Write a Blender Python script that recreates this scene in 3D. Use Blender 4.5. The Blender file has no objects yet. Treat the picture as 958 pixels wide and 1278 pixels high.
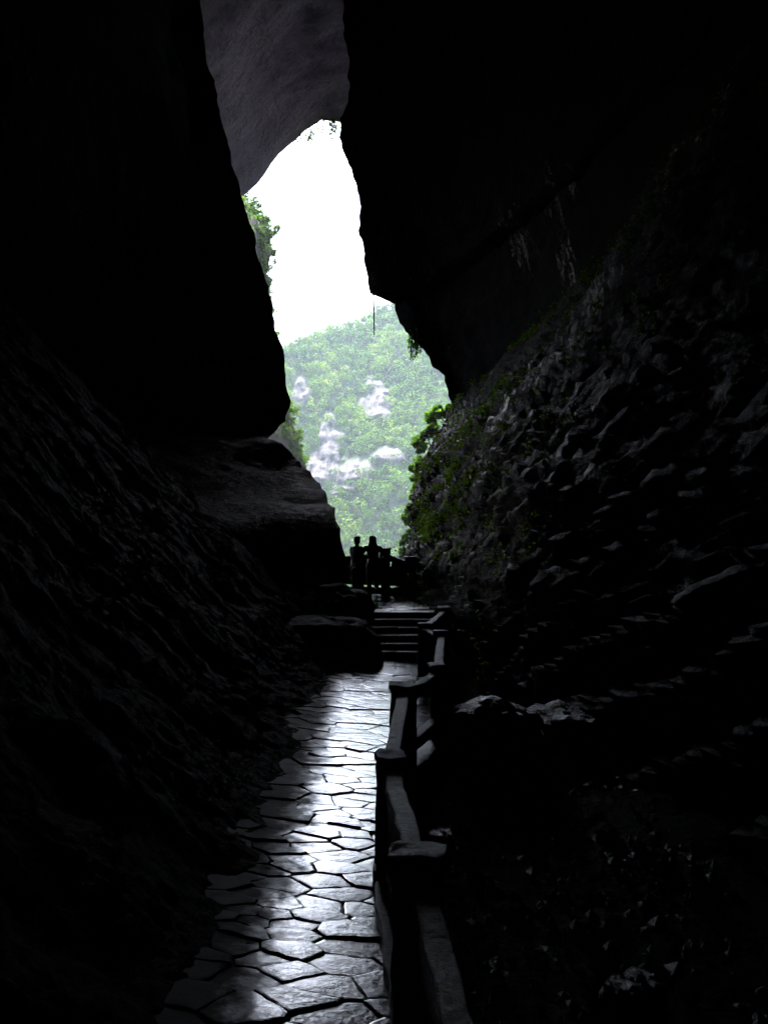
import bpy, bmesh, math, random
import numpy as np
from mathutils import Vector, Matrix

random.seed(7)
RNG = np.random.default_rng(11)
scene = bpy.context.scene
COL = scene.collection

# ------------------------------------------------------------------ camera
F = 1243.0                       # focal length in photo pixels (958 x 1278)
EYE = 2.7                        # eye height above the paved path
PITCH = math.atan(15.0 / F)
cam_d = bpy.data.cameras.new('camera')
cam_d.sensor_fit = 'VERTICAL'
cam_d.sensor_height = 36.0
cam_d.lens = 36.0 * F / 1278.0
cam_d.clip_start = 0.05
cam_d.clip_end = 6000.0
cam = bpy.data.objects.new('camera', cam_d)
cam.location = (0, 0, EYE)
cam.rotation_euler = (math.radians(90) + PITCH, 0, 0)
COL.objects.link(cam)
scene.camera = cam

# ------------------------------------------------------------------ sky, sun, exposure
SUN_EL, SUN_AZ = math.radians(55), math.radians(350)   # azimuth clockwise from +Y
world = bpy.data.worlds.new('World')
scene.world = world
world.use_nodes = True
wn = world.node_tree
bg = wn.nodes['Background']
sky = wn.nodes.new('ShaderNodeTexSky')
sky.sky_type = 'NISHITA'
sky.sun_disc = False
sky.sun_elevation = SUN_EL
sky.sun_rotation = SUN_AZ
sky.air_density = 1.0
sky.dust_density = 3.0
sky.ozone_density = 1.0
wn.links.new(sky.outputs['Color'], bg.inputs['Color'])
bg.inputs['Strength'].default_value = 0.15
sun_d = bpy.data.lights.new('sun', 'SUN')
sun_d.energy = 1.5
sun_d.angle = math.radians(12)
sun_d.color = (1.0, 0.95, 0.88)
sun = bpy.data.objects.new('sun', sun_d)
sd = Vector((math.sin(SUN_AZ) * math.cos(SUN_EL), math.cos(SUN_AZ) * math.cos(SUN_EL), math.sin(SUN_EL)))
sun.rotation_euler = (-sd).to_track_quat('-Z', 'Y').to_euler()
sun.location = (0, 0, 300)
COL.objects.link(sun)
scene.view_settings.view_transform = 'Standard'
scene.view_settings.look = 'None'
scene.view_settings.gamma = 1.0
scene.view_settings.use_curve_mapping = False
scene.view_settings.exposure = 3.3
scene.render.engine = 'CYCLES'
cy = scene.cycles
cy.use_denoising = True
cy.max_bounces = 4
cy.diffuse_bounces = 2
cy.glossy_bounces = 2
cy.transmission_bounces = 3
cy.volume_bounces = 0
cy.sample_clamp_indirect = 6.0
cy.caustics_reflective = False
cy.caustics_refractive = False

# ------------------------------------------------------------------ helpers
CA, SA = math.cos(PITCH), math.sin(PITCH)

def P(px, py, D):
    """World point at ground distance D seen at photo pixel (px, py)."""
    u, v = (px - 479.0) / F, (639.0 - py) / F
    dy = CA - v * SA
    dz = SA + v * CA
    k = D / dy
    return Vector((u * k, D, EYE + dz * k))

def PZ(px, py, z):
    """World point at height z seen at photo pixel (px, py)."""
    u, v = (px - 479.0) / F, (639.0 - py) / F
    dy = CA - v * SA
    dz = SA + v * CA
    k = (z - EYE) / dz
    return Vector((u * k, dy * k, z))

def _hash(ix, iy, iz, seed):
    h = (ix.astype(np.int64) * 374761393 + iy.astype(np.int64) * 668265263
         + iz.astype(np.int64) * 2147483647 + seed * 1274126177) & 0xFFFFFFFF
    h = ((h ^ (h >> 13)) * 1274126177) & 0xFFFFFFFF
    h = ((h ^ (h >> 16)) * 2246822519) & 0xFFFFFFFF
    return ((h ^ (h >> 15)) & 0xFFFFFF) / float(0xFFFFFF)

def vnoise(p, seed=0):
    """Smooth value noise in [-1, 1]; p is (n, 3)."""
    f = np.floor(p)
    i = f.astype(np.int64)
    t = p - f
    t = t * t * t * (t * (t * 6 - 15) + 10)
    out = 0
    for dx in (0, 1):
        wx = t[:, 0] if dx else 1 - t[:, 0]
        for dy in (0, 1):
            wy = t[:, 1] if dy else 1 - t[:, 1]
            for dz in (0, 1):
                wz = t[:, 2] if dz else 1 - t[:, 2]
                out = out + wx * wy * wz * _hash(i[:, 0] + dx, i[:, 1] + dy, i[:, 2] + dz, seed)
    return out * 2 - 1

def fbm(p, octaves=5, seed=0, gain=0.5, ridged=False):
    a, s, tot = 1.0, 0.0, 0.0
    p = np.array(p, dtype=float)
    for k in range(octaves):
        n = vnoise(p, seed + k * 17)
        if ridged:
            n = 1 - 2 * np.abs(n)
        s = s + a * n
        tot += a
        a *= gain
        p = p * 2.03 + 13.7
    return s / tot

def link(o, parent=None):
    COL.objects.link(o)
    if parent is not None:
        o.parent = parent
    return o

def tag(o, label=None, cat=None, group=None, kind=None):
    if label: o['label'] = label
    if cat: o['category'] = cat
    if group: o['group'] = group
    if kind: o['kind'] = kind
    return o

def mesh_obj(name, verts, faces, material, parent=None, smooth=False):
    me = bpy.data.meshes.new(name)
    me.from_pydata([tuple(v) for v in verts], [], [tuple(f) for f in faces])
    me.materials.append(material)
    if smooth:
        me.polygons.foreach_set('use_smooth', [True] * len(me.polygons))
    me.update()
    return link(bpy.data.objects.new(name, me), parent)

def np_mesh(name, V, Q, material, parent=None, smooth=True):
    """V (n,3), Q (m,k) faces of k corners."""
    me = bpy.data.meshes.new(name)
    V = np.ascontiguousarray(V, dtype=np.float32)
    Q = np.ascontiguousarray(Q, dtype=np.int32)
    m, k = Q.shape
    me.vertices.add(len(V)); me.vertices.foreach_set('co', V.ravel())
    me.loops.add(m * k); me.loops.foreach_set('vertex_index', Q.ravel())
    me.polygons.add(m)
    me.polygons.foreach_set('loop_start', np.arange(0, m * k, k, dtype=np.int32))
    me.polygons.foreach_set('use_smooth', np.full(m, smooth, dtype=bool))
    me.update(calc_edges=True)
    me.validate()
    me.materials.append(material)
    return link(bpy.data.objects.new(name, me), parent)

def empty(name, loc=(0, 0, 0), rz=0):
    o = bpy.data.objects.new(name, None)
    o.empty_display_size = 0.2
    o.location = loc
    o.rotation_euler = (0, 0, rz)
    return link(o)

def grid_faces(nr, nc):
    r, c = np.meshgrid(np.arange(nr - 1), np.arange(nc - 1), indexing='ij')
    a = (r * nc + c).ravel()
    return np.stack([a, a + 1, a + nc + 1, a + nc], 1)

def grid_normals(G):
    du = np.gradient(G, axis=0)
    dv = np.gradient(G, axis=1)
    n = np.cross(du, dv)
    return n / (np.linalg.norm(n, axis=2, keepdims=True) + 1e-9)

def resample(pts, n):
    pts = np.array(pts, dtype=float)
    seg = np.linalg.norm(np.diff(pts[:, :2], axis=0), axis=1)
    t = np.concatenate([[0], np.cumsum(seg)])
    u = np.linspace(0, t[-1], n)
    return np.stack([np.interp(u, t, pts[:, k]) for k in range(pts.shape[1])], 1)

# ------------------------------------------------------------------ materials
def nt_new(name):
    m = bpy.data.materials.new(name)
    m.use_nodes = True
    nt = m.node_tree
    b = nt.nodes['Principled BSDF']
    return m, nt, b

def add_noise(nt, scale, detail=6, rough=0.6, vec=None, dist=0.0):
    n = nt.nodes.new('ShaderNodeTexNoise')
    n.inputs['Scale'].default_value = scale
    n.inputs['Detail'].default_value = detail
    n.inputs['Roughness'].default_value = rough
    n.inputs['Distortion'].default_value = dist
    if vec is not None:
        nt.links.new(vec, n.inputs['Vector'])
    return n

def ramp(nt, fac, stops):
    r = nt.nodes.new('ShaderNodeValToRGB')
    el = r.color_ramp.elements
    while len(el) < len(stops):
        el.new(0.5)
    for e, (p, c) in zip(el, stops):
        e.position = p
        e.color = (*c, 1) if len(c) == 3 else c
    nt.links.new(fac, r.inputs['Fac'])
    return r

def rmap(nt, val, a, b, c, d):
    n = nt.nodes.new('ShaderNodeMapRange')
    nt.links.new(val, n.inputs['Value'])
    for k, x in zip(('From Min', 'From Max', 'To Min', 'To Max'), (a, b, c, d)):
        n.inputs[k].default_value = x
    return n.outputs['Result']

def position(nt, scale=(1, 1, 1), rot=(0, 0, 0)):
    g = nt.nodes.new('ShaderNodeNewGeometry')
    mp = nt.nodes.new('ShaderNodeMapping')
    mp.inputs['Scale'].default_value = scale
    mp.inputs['Rotation'].default_value = rot
    nt.links.new(g.outputs['Position'], mp.inputs['Vector'])
    return mp.outputs['Vector']

def bump(nt, height, strength, dist, normal=None):
    b = nt.nodes.new('ShaderNodeBump')
    b.inputs['Strength'].default_value = strength
    b.inputs['Distance'].default_value = dist
    nt.links.new(height, b.inputs['Height'])
    if normal is not None:
        nt.links.new(normal, b.inputs['Normal'])
    return b.outputs['Normal']

def rock_material(name, dark, light, scale=0.25, r0=0.3, r1=0.65, stretch=(1, 1, 1), rot=(0, 0, 0), bd=0.12, fine=6.0, moss=None, spec=0.5, wet=None):
    m, nt, b = nt_new(name)
    v = position(nt, stretch, rot)
    n1 = add_noise(nt, scale, 8, 0.62, v, 0.4)
    n2 = add_noise(nt, fine, 6, 0.65, position(nt))
    c = ramp(nt, n1.outputs['Fac'], [(0.3, dark), (0.7, light)])
    col = c.outputs['Color']
    if moss:
        n3 = add_noise(nt, scale * 2.2, 6, 0.7, v)
        f = rmap(nt, n3.outputs['Fac'], 0.56, 0.68, 0, 1)
        mx = nt.nodes.new('ShaderNodeMix'); mx.data_type = 'RGBA'
        nt.links.new(f, mx.inputs['Factor']); nt.links.new(col, mx.inputs['A'])
        mx.inputs['B'].default_value = (*moss, 1)
        col = mx.outputs['Result']
    nt.links.new(col, b.inputs['Base Color'])
    nt.links.new(rmap(nt, n2.outputs['Fac'], 0.3, 0.7, r0, r1), b.inputs['Roughness'])
    n4 = add_noise(nt, scale * 5, 8, 0.7, v)
    nm = bump(nt, n4.outputs['Fac'], 0.9, bd * 3)
    nm = bump(nt, n2.outputs['Fac'], 0.7, bd, nm)
    nt.links.new(nm, b.inputs['Normal'])
    if wet:                                            # water seeping down the face in streaks
        nw0 = add_noise(nt, 1.5, 5, 0.65, position(nt, (1.6, 1.6, 0.20), wet))
        se = nt.nodes.new('ShaderNodeAttribute'); se.attribute_name = 'seep'
        nw = nt.nodes.new('ShaderNodeMath'); nw.operation = 'MULTIPLY'
        nb = nt.nodes.new('ShaderNodeMath'); nb.operation = 'MULTIPLY'
        nt.links.new(nw0.outputs['Fac'], nb.inputs[0]); nt.links.new(rmap(nt, n2.outputs['Fac'], 0.3, 0.7, 0.72, 1.22), nb.inputs[1])
        nt.links.new(nb.outputs[0], nw.inputs[0]); nt.links.new(se.outputs['Fac'], nw.inputs[1])
        b.inputs['Specular IOR Level'].default_value = spec
        nt.links.new(rmap(nt, nw.outputs[0], 0.50, 0.56, spec, 1.0), b.inputs['Specular IOR Level'])
        mr = nt.nodes.new('ShaderNodeMix'); mr.data_type = 'FLOAT'
        nt.links.new(rmap(nt, nw.outputs[0], 0.50, 0.56, 0, 1), mr.inputs['Factor'])
        nt.links.new(rmap(nt, n2.outputs['Fac'], 0.3, 0.7, r0, r1), mr.inputs[2]); mr.inputs[3].default_value = 0.16
        nt.links.new(mr.outputs[0], b.inputs['Roughness'])
    else:
        b.inputs['Specular IOR Level'].default_value = spec
    return m

M = {}
# bare wet rock
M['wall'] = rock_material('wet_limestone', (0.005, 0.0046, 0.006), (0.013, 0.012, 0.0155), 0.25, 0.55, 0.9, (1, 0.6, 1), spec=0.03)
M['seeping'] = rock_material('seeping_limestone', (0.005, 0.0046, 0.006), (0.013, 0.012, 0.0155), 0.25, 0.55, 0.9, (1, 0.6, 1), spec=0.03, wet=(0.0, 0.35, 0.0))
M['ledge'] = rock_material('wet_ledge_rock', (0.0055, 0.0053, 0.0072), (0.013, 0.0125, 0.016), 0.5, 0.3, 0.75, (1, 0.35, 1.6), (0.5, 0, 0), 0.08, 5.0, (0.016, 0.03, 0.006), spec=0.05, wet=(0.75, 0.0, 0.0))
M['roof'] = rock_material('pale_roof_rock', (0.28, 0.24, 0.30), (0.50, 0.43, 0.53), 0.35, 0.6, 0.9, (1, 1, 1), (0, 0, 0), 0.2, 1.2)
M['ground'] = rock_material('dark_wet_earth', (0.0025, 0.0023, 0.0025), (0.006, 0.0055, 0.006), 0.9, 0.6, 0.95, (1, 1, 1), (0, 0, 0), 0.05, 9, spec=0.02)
M['boulder'] = rock_material('wet_boulder', (0.007, 0.007, 0.0075), (0.016, 0.0155, 0.016), 1.2, 0.1, 0.45, (1, 1, 3.0), (0.35, 0.25, 0), 0.06, 22, spec=0.4)
M['post'] = rock_material('weathered_granite', (0.04, 0.035, 0.026), (0.10, 0.09, 0.068), 3.0, 0.4, 0.8, (1, 1, 1), (0, 0, 0), 0.012, 28, (0.05, 0.06, 0.02))
M['step'] = rock_material('wet_step_stone', (0.05, 0.048, 0.048), (0.11, 0.105, 0.10), 2.0, 0.28, 0.6, (1, 1, 1), (0, 0, 0), 0.012, 22, spec=0.3)
M['soil'] = rock_material('forest_floor', (0.025, 0.04, 0.015), (0.05, 0.07, 0.025), 0.1, 0.8, 0.95)

def paving_material(name='wet_flagstone', k=1.0, dr=0.0, with_fade=True):
    m, nt, b = nt_new(name)
    g = nt.nodes.new('ShaderNodeObjectInfo')
    v = position(nt)
    n1 = add_noise(nt, 3.0, 6, 0.6, v)
    c = ramp(nt, n1.outputs['Fac'], [(0.3, (0.05, 0.046, 0.056)), (0.72, (0.17, 0.155, 0.18))])
    hs = nt.nodes.new('ShaderNodeHueSaturation')
    nt.links.new(c.outputs['Color'], hs.inputs['Color'])
    nt.links.new(rmap(nt, g.outputs['Random'], 0, 1, 0.35, 1.4), hs.inputs['Value'])
    # painted fade: stones turn dark and matt leftwards, where the sky reflection dies out
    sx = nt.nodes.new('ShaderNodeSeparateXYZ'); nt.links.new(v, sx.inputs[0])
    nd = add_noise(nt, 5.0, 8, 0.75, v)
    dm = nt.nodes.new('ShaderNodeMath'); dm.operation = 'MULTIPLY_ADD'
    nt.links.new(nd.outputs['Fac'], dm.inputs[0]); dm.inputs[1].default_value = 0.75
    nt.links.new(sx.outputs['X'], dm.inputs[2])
    left_fade = rmap(nt, dm.outputs[0], -0.92 + 0.375, -0.52 + 0.375, 1.0 if with_fade else 0.0, 0.0)
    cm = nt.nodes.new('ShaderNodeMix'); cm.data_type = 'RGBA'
    nt.links.new(left_fade, cm.inputs['Factor']); nt.links.new(hs.outputs['Color'], cm.inputs['A'])
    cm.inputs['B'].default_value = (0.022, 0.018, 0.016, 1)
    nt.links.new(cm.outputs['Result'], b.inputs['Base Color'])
    unfaded = nt.nodes.new('ShaderNodeMath'); unfaded.operation = 'SUBTRACT'; unfaded.inputs[0].default_value = 1.0
    nt.links.new(left_fade, unfaded.inputs[1])
    n2 = add_noise(nt, 24.0, 6, 0.62, v, 0.6)       # chisel marks, pits
    n3 = add_noise(nt, 95.0, 3, 0.6, v)
    n4 = add_noise(nt, 6.0, 4, 0.55, v, 0.5)
    r = nt.nodes.new('ShaderNodeMath'); r.operation = 'MULTIPLY_ADD'
    nt.links.new(rmap(nt, n4.outputs['Fac'], 0.3, 0.7, 0.05 + dr, 0.15 + dr), r.inputs[0])
    r.inputs[1].default_value = 1.0
    nt.links.new(rmap(nt, g.outputs['Random'], 0, 1, -0.02, 0.07), r.inputs[2])
    ra = nt.nodes.new('ShaderNodeMath'); ra.operation = 'MULTIPLY_ADD'
    nt.links.new(left_fade, ra.inputs[0]); ra.inputs[1].default_value = 0.6
    nt.links.new(r.outputs[0], ra.inputs[2])
    nt.links.new(ra.outputs[0], b.inputs['Roughness'])
    nt.links.new(rmap(nt, unfaded.outputs[0], 0, 1, 0.05, 0.7), b.inputs['Specular IOR Level'])
    nm = bump(nt, n4.outputs['Fac'], 0.14 * k, 0.012)
    nm = bump(nt, n2.outputs['Fac'], 0.6 * k, 0.0055, nm)
    nm = bump(nt, n3.outputs['Fac'], 0.45 * k, 0.0022, nm)
    nt.links.new(nm, b.inputs['Normal'])
    b.inputs['IOR'].default_value = 1.5
    nt.links.new(rmap(nt, unfaded.outputs[0], 0.4, 1, 0, 0.8), b.inputs['Coat Weight'])          # film of water
    b.inputs['Coat Roughness'].default_value = 0.06
    b.inputs['Coat IOR'].default_value = 1.33
    nt.links.new(bump(nt, n2.outputs['Fac'], 0.35 * k, 0.0045), b.inputs['Coat Normal'])
    return m
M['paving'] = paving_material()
M['landing'] = paving_material('wet_landing_stone', 1.6, 0.12, False)

def leaf_material(name, stops, trans=0.35, tint=False):
    m, nt, b = nt_new(name)
    g = nt.nodes.new('ShaderNodeNewGeometry')
    n = add_noise(nt, 0.12, 3, 0.5, g.outputs['Position'])
    a = nt.nodes.new('ShaderNodeMath'); a.operation = 'MULTIPLY_ADD'
    nt.links.new(g.outputs['Random Per Island'], a.inputs[0]); a.inputs[1].default_value = 0.55
    nt.links.new(rmap(nt, n.outputs['Fac'], 0.3, 0.7, 0, 0.45), a.inputs[2])
    fac = a.outputs[0]
    if tint:                                            # each crown its own green
        at = nt.nodes.new('ShaderNodeAttribute'); at.attribute_name = 'tint'
        mm = nt.nodes.new('ShaderNodeMath'); mm.operation = 'MULTIPLY_ADD'
        nt.links.new(g.outputs['Random Per Island'], mm.inputs[0]); mm.inputs[1].default_value = 0.3
        nt.links.new(rmap(nt, at.outputs['Fac'], 0, 1, 0, 0.7), mm.inputs[2])
        fac = mm.outputs[0]
    c = ramp(nt, fac, stops)
    nt.links.new(c.outputs['Color'], b.inputs['Base Color'])
    b.inputs['Roughness'].default_value = 0.6
    b.inputs['Specular IOR Level'].default_value = 0.15
    tr = nt.nodes.new('ShaderNodeBsdfTranslucent')
    nt.links.new(c.outputs['Color'], tr.inputs['Color'])
    mx = nt.nodes.new('ShaderNodeMixShader')
    mx.inputs['Fac'].default_value = trans
    out = nt.nodes['Material Output']
    nt.links.new(b.outputs['BSDF'], mx.inputs[1]); nt.links.new(tr.outputs['BSDF'], mx.inputs[2])
    nt.links.new(mx.outputs['Shader'], out.inputs['Surface'])
    return m
M['forest'] = leaf_material('forest_leaves', [(0.0, (0.012, 0.07, 0.006)), (0.45, (0.065, 0.19, 0.005)), (1.0, (0.27, 0.40, 0.008))], 0.35, True)
M['shrub'] = leaf_material('shrub_leaves', [(0.0, (0.04, 0.12, 0.012)), (0.5, (0.09, 0.20, 0.015)), (1.0, (0.16, 0.28, 0.02))], 0.75)
M['moss'] = leaf_material('moss_leaves', [(0.0, (0.09, 0.17, 0.01)), (0.6, (0.17, 0.32, 0.015)), (1.0, (0.28, 0.42, 0.02))], 0.45)

def simple(name, col, rough=0.6):
    m, nt, b = nt_new(name)
    n = add_noise(nt, 8, 4, 0.6)
    c = ramp(nt, n.outputs['Fac'], [(0.3, tuple(x * 0.75 for x in col)), (0.7, col)])
    nt.links.new(c.outputs['Color'], b.inputs['Base Color'])
    b.inputs['Roughness'].default_value = rough
    return m
M['bark'] = simple('bark', (0.06, 0.045, 0.03), 0.85)
M['mortar'] = simple('wet_joint_dirt', (0.02, 0.018, 0.016), 0.7)
M['skin'] = simple('skin', (0.42, 0.27, 0.2), 0.5)
M['hair'] = simple('black_hair', (0.012, 0.01, 0.01), 0.45)
M['jacket'] = simple('dark_jacket', (0.03, 0.03, 0.04), 0.8)
M['trousers'] = simple('dark_trousers', (0.03, 0.03, 0.035), 0.85)

def cliff_material():
    m, nt, b = nt_new('pale_cliff_rock')
    at = nt.nodes.new('ShaderNodeAttribute'); at.attribute_name = 'rock'
    n1 = add_noise(nt, 0.34, 8, 0.75, position(nt, (1.5, 0.4, 0.22)))
    nbed = add_noise(nt, 0.5, 6, 0.65, position(nt, (0.25, 0.25, 1.1), (0, 0.35, 0)))
    av = nt.nodes.new('ShaderNodeMath'); av.operation = 'MULTIPLY_ADD'
    nt.links.new(nbed.outputs['Fac'], av.inputs[0]); av.inputs[1].default_value = 0.3
    hv = nt.nodes.new('ShaderNodeMath'); hv.operation = 'MULTIPLY'; hv.inputs[1].default_value = 0.75
    nt.links.new(n1.outputs['Fac'], hv.inputs[0]); nt.links.new(hv.outputs[0], av.inputs[2])
    c = ramp(nt, av.outputs[0], [(0.40, (0.03, 0.04, 0.03)), (0.48, (0.07, 0.06, 0.054)), (0.6, (0.20, 0.172, 0.155))])
    n2 = add_noise(nt, 0.2, 6, 0.6, position(nt))
    d = ramp(nt, n2.outputs['Fac'], [(0.3, (0.02, 0.045, 0.015)), (0.7, (0.05, 0.09, 0.03))])
    mx = nt.nodes.new('ShaderNodeMix'); mx.data_type = 'RGBA'
    nt.links.new(rmap(nt, at.outputs['Fac'], 0.36, 0.44, 0, 1), mx.inputs['Factor'])
    nt.links.new(d.outputs['Color'], mx.inputs['A']); nt.links.new(c.outputs['Color'], mx.inputs['B'])
    nt.links.new(mx.outputs['Result'], b.inputs['Base Color'])
    b.inputs['Roughness'].default_value = 0.9
    nt.links.new(bump(nt, n1.outputs['Fac'], 0.9, 1.2), b.inputs['Normal'])
    return m
M['cliff'] = cliff_material()

# ------------------------------------------------------------------ the cave: rock walls
def cave_wall(name, sil, side, xn_fn, material, rows=230, near_cols=110, back=((1.2, 1.0), (4, 3), (14, 6), (40, 9)),
              amp=0.9, seed=0, strata=None, y_end=-32.0, freq=0.12, fexp=0.5):
    """sil: (px, py, D) bottom to top, the contour of the wall against the light. The wall runs from that contour
    toward the camera, opening outwards to x = xn_fn(z), and turns away behind the contour."""
    S = resample(sil, rows)
    W = np.array([P(a, b, d) for a, b, d in S])
    t = np.linspace(0, 1, near_cols) ** 1.5
    G = np.zeros((rows, len(back) + near_cols, 3))
    for i in range(rows):
        x0, y0, z0 = W[i]
        xn = xn_fn(z0)
        for k, (bx, by) in enumerate(reversed(back)):
            G[i, k] = (x0 + side * bx, y0 + by, z0)
        y = y0 + (y_end - y0) * t
        f = np.clip((y0 - y) / y0, 0, 1.35)
        G[i, len(back):, 0] = x0 + (xn - x0) * f ** fexp
        G[i, len(back):, 1] = y
        G[i, len(back):, 2] = z0
    n = grid_normals(G)
    n *= np.sign((n[:, :, 0] * -side).mean())          # point into the cave
    Pn = G.reshape(-1, 3)
    dist = np.abs(Pn[:, 1]).clip(4, 80) / 80
    big = fbm(Pn * freq, 5, seed, 0.5) * amp * (0.35 + dist)
    med = fbm(Pn * freq * 5, 5, seed + 5, 0.6, True) * amp * 0.42 * (0.3 + dist)
    d = big + med
    if strata:
        sx, sy, sz, sf, sa = strata
        c = Pn[:, 0] * sx + Pn[:, 1] * sy + Pn[:, 2] * sz + fbm(Pn * 0.25, 3, seed + 9) * 1.0
        saw = (c * sf) % 1.0
        saw2 = (c * sf * 3.3 + 0.3) % 1.0
        d = d + (saw ** 0.8 - 0.5) * sa + (saw2 - 0.5) * sa * 0.35 * (fbm(Pn * 0.5, 2, seed + 3) + 0.6)
    G2 = G + (d[:, None] * n.reshape(-1, 3)).reshape(G.shape) * 1.0
    o = np_mesh(name, G2.reshape(-1, 3), grid_faces(*G.shape[:2]), material)
    tag(o, kind='structure')
    return o, G2

LEFT = [(434, 870, 24), (430, 760, 24), (424, 674, 24), (418, 645, 25), (411, 625, 27), (405, 612, 28), (399, 600, 29),
        (385, 581, 30), (370, 566, 31), (350, 553, 31.5), (337, 547, 32), (343, 541, 35), (354, 525, 36), (359, 500, 36.5),
        (357, 470, 37), (350, 440, 37.5), (342, 412, 38), (336, 380, 38), (330, 350, 38.5), (318, 300, 39), (307, 260, 39),
        (299, 225, 39), (289, 180, 39), (279, 130, 39), (269, 90, 39), (261, 50, 39), (256, 12, 39), (248, -60, 39),
        (235, -160, 39), (215, -300, 39), (200, -430, 39), (190, -520, 39)]
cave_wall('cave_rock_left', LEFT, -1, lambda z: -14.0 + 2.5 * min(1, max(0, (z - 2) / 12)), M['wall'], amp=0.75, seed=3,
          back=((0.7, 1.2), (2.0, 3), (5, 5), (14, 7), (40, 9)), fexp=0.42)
RIGHT = [(720, 760, 40), (660, 650, 44), (610, 560, 47), (580, 520, 49), (567, 505, 49), (548, 468, 49.5), (527, 440, 50),
         (514, 408, 50), (507, 385, 50), (499, 364, 50), (471, 357, 49), (463, 330, 48), (454, 285, 46.5), (449, 255, 45.5),
         (432, 205, 44), (421, 170, 43), (417, 147, 42.5), (425, 130, 42), (429, 110, 42), (427, 60, 41), (424, 20, 41),
         (422, -60, 41), (421, -200, 41), (420, -330, 41), (420, -460, 41), (420, -520, 41)]
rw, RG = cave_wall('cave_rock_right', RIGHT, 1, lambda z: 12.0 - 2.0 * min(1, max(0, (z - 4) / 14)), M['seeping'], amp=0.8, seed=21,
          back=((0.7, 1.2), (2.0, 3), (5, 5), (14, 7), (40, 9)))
_p = RG.reshape(-1, 3)
_d = np.maximum(_p[:, 1], 1.0)
_px, _row = 479 + F * _p[:, 0] / _d, 654 - F * (_p[:, 2] - EYE) / _d
_seep = np.zeros(len(_p))
for (cx, cy_, rx, ry) in ((650, 300, 32, 75), (688, 240, 26, 55), (710, 330, 24, 75), (715, 215, 16, 40)):
    _c, _s = math.cos(0.28), math.sin(0.28)
    _u, _v = (_px - cx) * _c - (_row - cy_) * _s, (_px - cx) * _s + (_row - cy_) * _c
    _seep = np.maximum(_seep, np.clip(1.25 - np.hypot(_u / rx, _v / ry), 0, 1) ** 0.4)
_seep[_p[:, 1] < 3] = 0
_at = rw.data.attributes.new('seep', 'FLOAT', 'POINT')
_at.data.foreach_set('value', _seep.astype(np.float32))
LEDGE = [(500, 900, 26), (500, 760, 26.5), (503, 700, 27), (514, 664, 30), (514, 632, 31), (524, 603, 34), (529, 577, 36),
         (543, 548, 40), (558, 524, 45), (568, 511, 48), (600, 482, 46), (650, 440, 42), (710, 385, 38), (770, 300, 34)]
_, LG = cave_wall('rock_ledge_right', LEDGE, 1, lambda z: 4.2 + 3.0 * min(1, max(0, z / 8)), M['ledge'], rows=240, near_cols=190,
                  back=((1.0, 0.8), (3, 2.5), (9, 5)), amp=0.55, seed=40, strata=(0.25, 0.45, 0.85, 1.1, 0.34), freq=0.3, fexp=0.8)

SPUR = [(510, 900, 63), (512, 720, 64), (520, 664, 64), (521, 632, 65), (531, 603, 65), (536, 577, 66), (549, 548, 66),
        (564, 524, 67), (574, 505, 68), (600, 470, 68), (650, 420, 68), (720, 350, 68)]
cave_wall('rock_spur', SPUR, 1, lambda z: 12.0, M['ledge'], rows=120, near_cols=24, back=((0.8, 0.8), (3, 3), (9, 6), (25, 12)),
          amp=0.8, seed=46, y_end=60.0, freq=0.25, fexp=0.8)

def wet_patches(o, G, seed, lo, hi):
    p = G.reshape(-1, 3)
    v = np.clip(0.72 + 0.55 * fbm(p * 0.22, 3, seed), lo, hi) * np.clip((p[:, 1] - 9) / 9, 0.3, 1)   # the seepage starts some way in
    a = o.data.attributes.new('seep', 'FLOAT', 'POINT')
    a.data.foreach_set('value', v.astype(np.float32))
wet_patches(_, LG, 1200, 0.4, 1.1)
# roof: underside of the arch, its outer lip turning up into the mountain face
def build_roof():
    xs = np.linspace(-50, 45, 190)
    ys = np.concatenate([np.linspace(-34, 28, 40), np.linspace(29, 60, 100)])
    lip = [(0.8, 0.7), (1.2, 2.5), (0.6, 7), (-0.5, 16), (-3, 40), (-10, 80)]
    G = np.zeros((len(ys) + len(lip), len(xs), 3))
    prof = EYE + 0.513 * (np.interp(xs / 0.513, [-100, -40, -24, -16.4, -12.4, -9.6, -7.3, -5.6, 0, 90], [22, 28, 35, 41.6, 46, 48.6, 50.2, 50.2, 51, 52]) - EYE)
    for j, y in enumerate(ys):
        G[j] = np.stack([xs, np.full_like(xs, y), prof + (60 - y) * 0.02], 1)
    for k, (dy, dz) in enumerate(lip):
        G[len(ys) + k] = np.stack([xs, np.full_like(xs, 60 + dy), prof + dz], 1)
    n = grid_normals(G)
    n *= -np.sign(n[20, 40, 2])
    Pn = G.reshape(-1, 3)
    d = fbm(Pn * 0.2, 5, 70) * 0.9 + fbm(Pn * 0.9, 4, 75, 0.55, True) * 0.2
    fade = np.ones(G.shape[:2]); fade[len(ys) - 8:len(ys) + 2] = 0.45
    G += (d * fade.ravel())[:, None].reshape(*G.shape[:2], 1) * n
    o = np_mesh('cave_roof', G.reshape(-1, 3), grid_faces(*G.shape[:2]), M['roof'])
    tag(o, kind='structure')
build_roof()

# far end of the cave behind the camera
def build_back():
    xs = np.linspace(-45, 45, 60); zs = np.linspace(-4, 72, 50)
    X, Z = np.meshgrid(xs, zs)
    Pn = np.stack([X.ravel(), np.zeros(X.size), Z.ravel()], 1)
    Y = -29.0 + fbm(Pn * 0.12, 4, 90) * 2
    Pn[:, 1] = Y
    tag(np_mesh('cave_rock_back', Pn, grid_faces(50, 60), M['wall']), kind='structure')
build_back()

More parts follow.
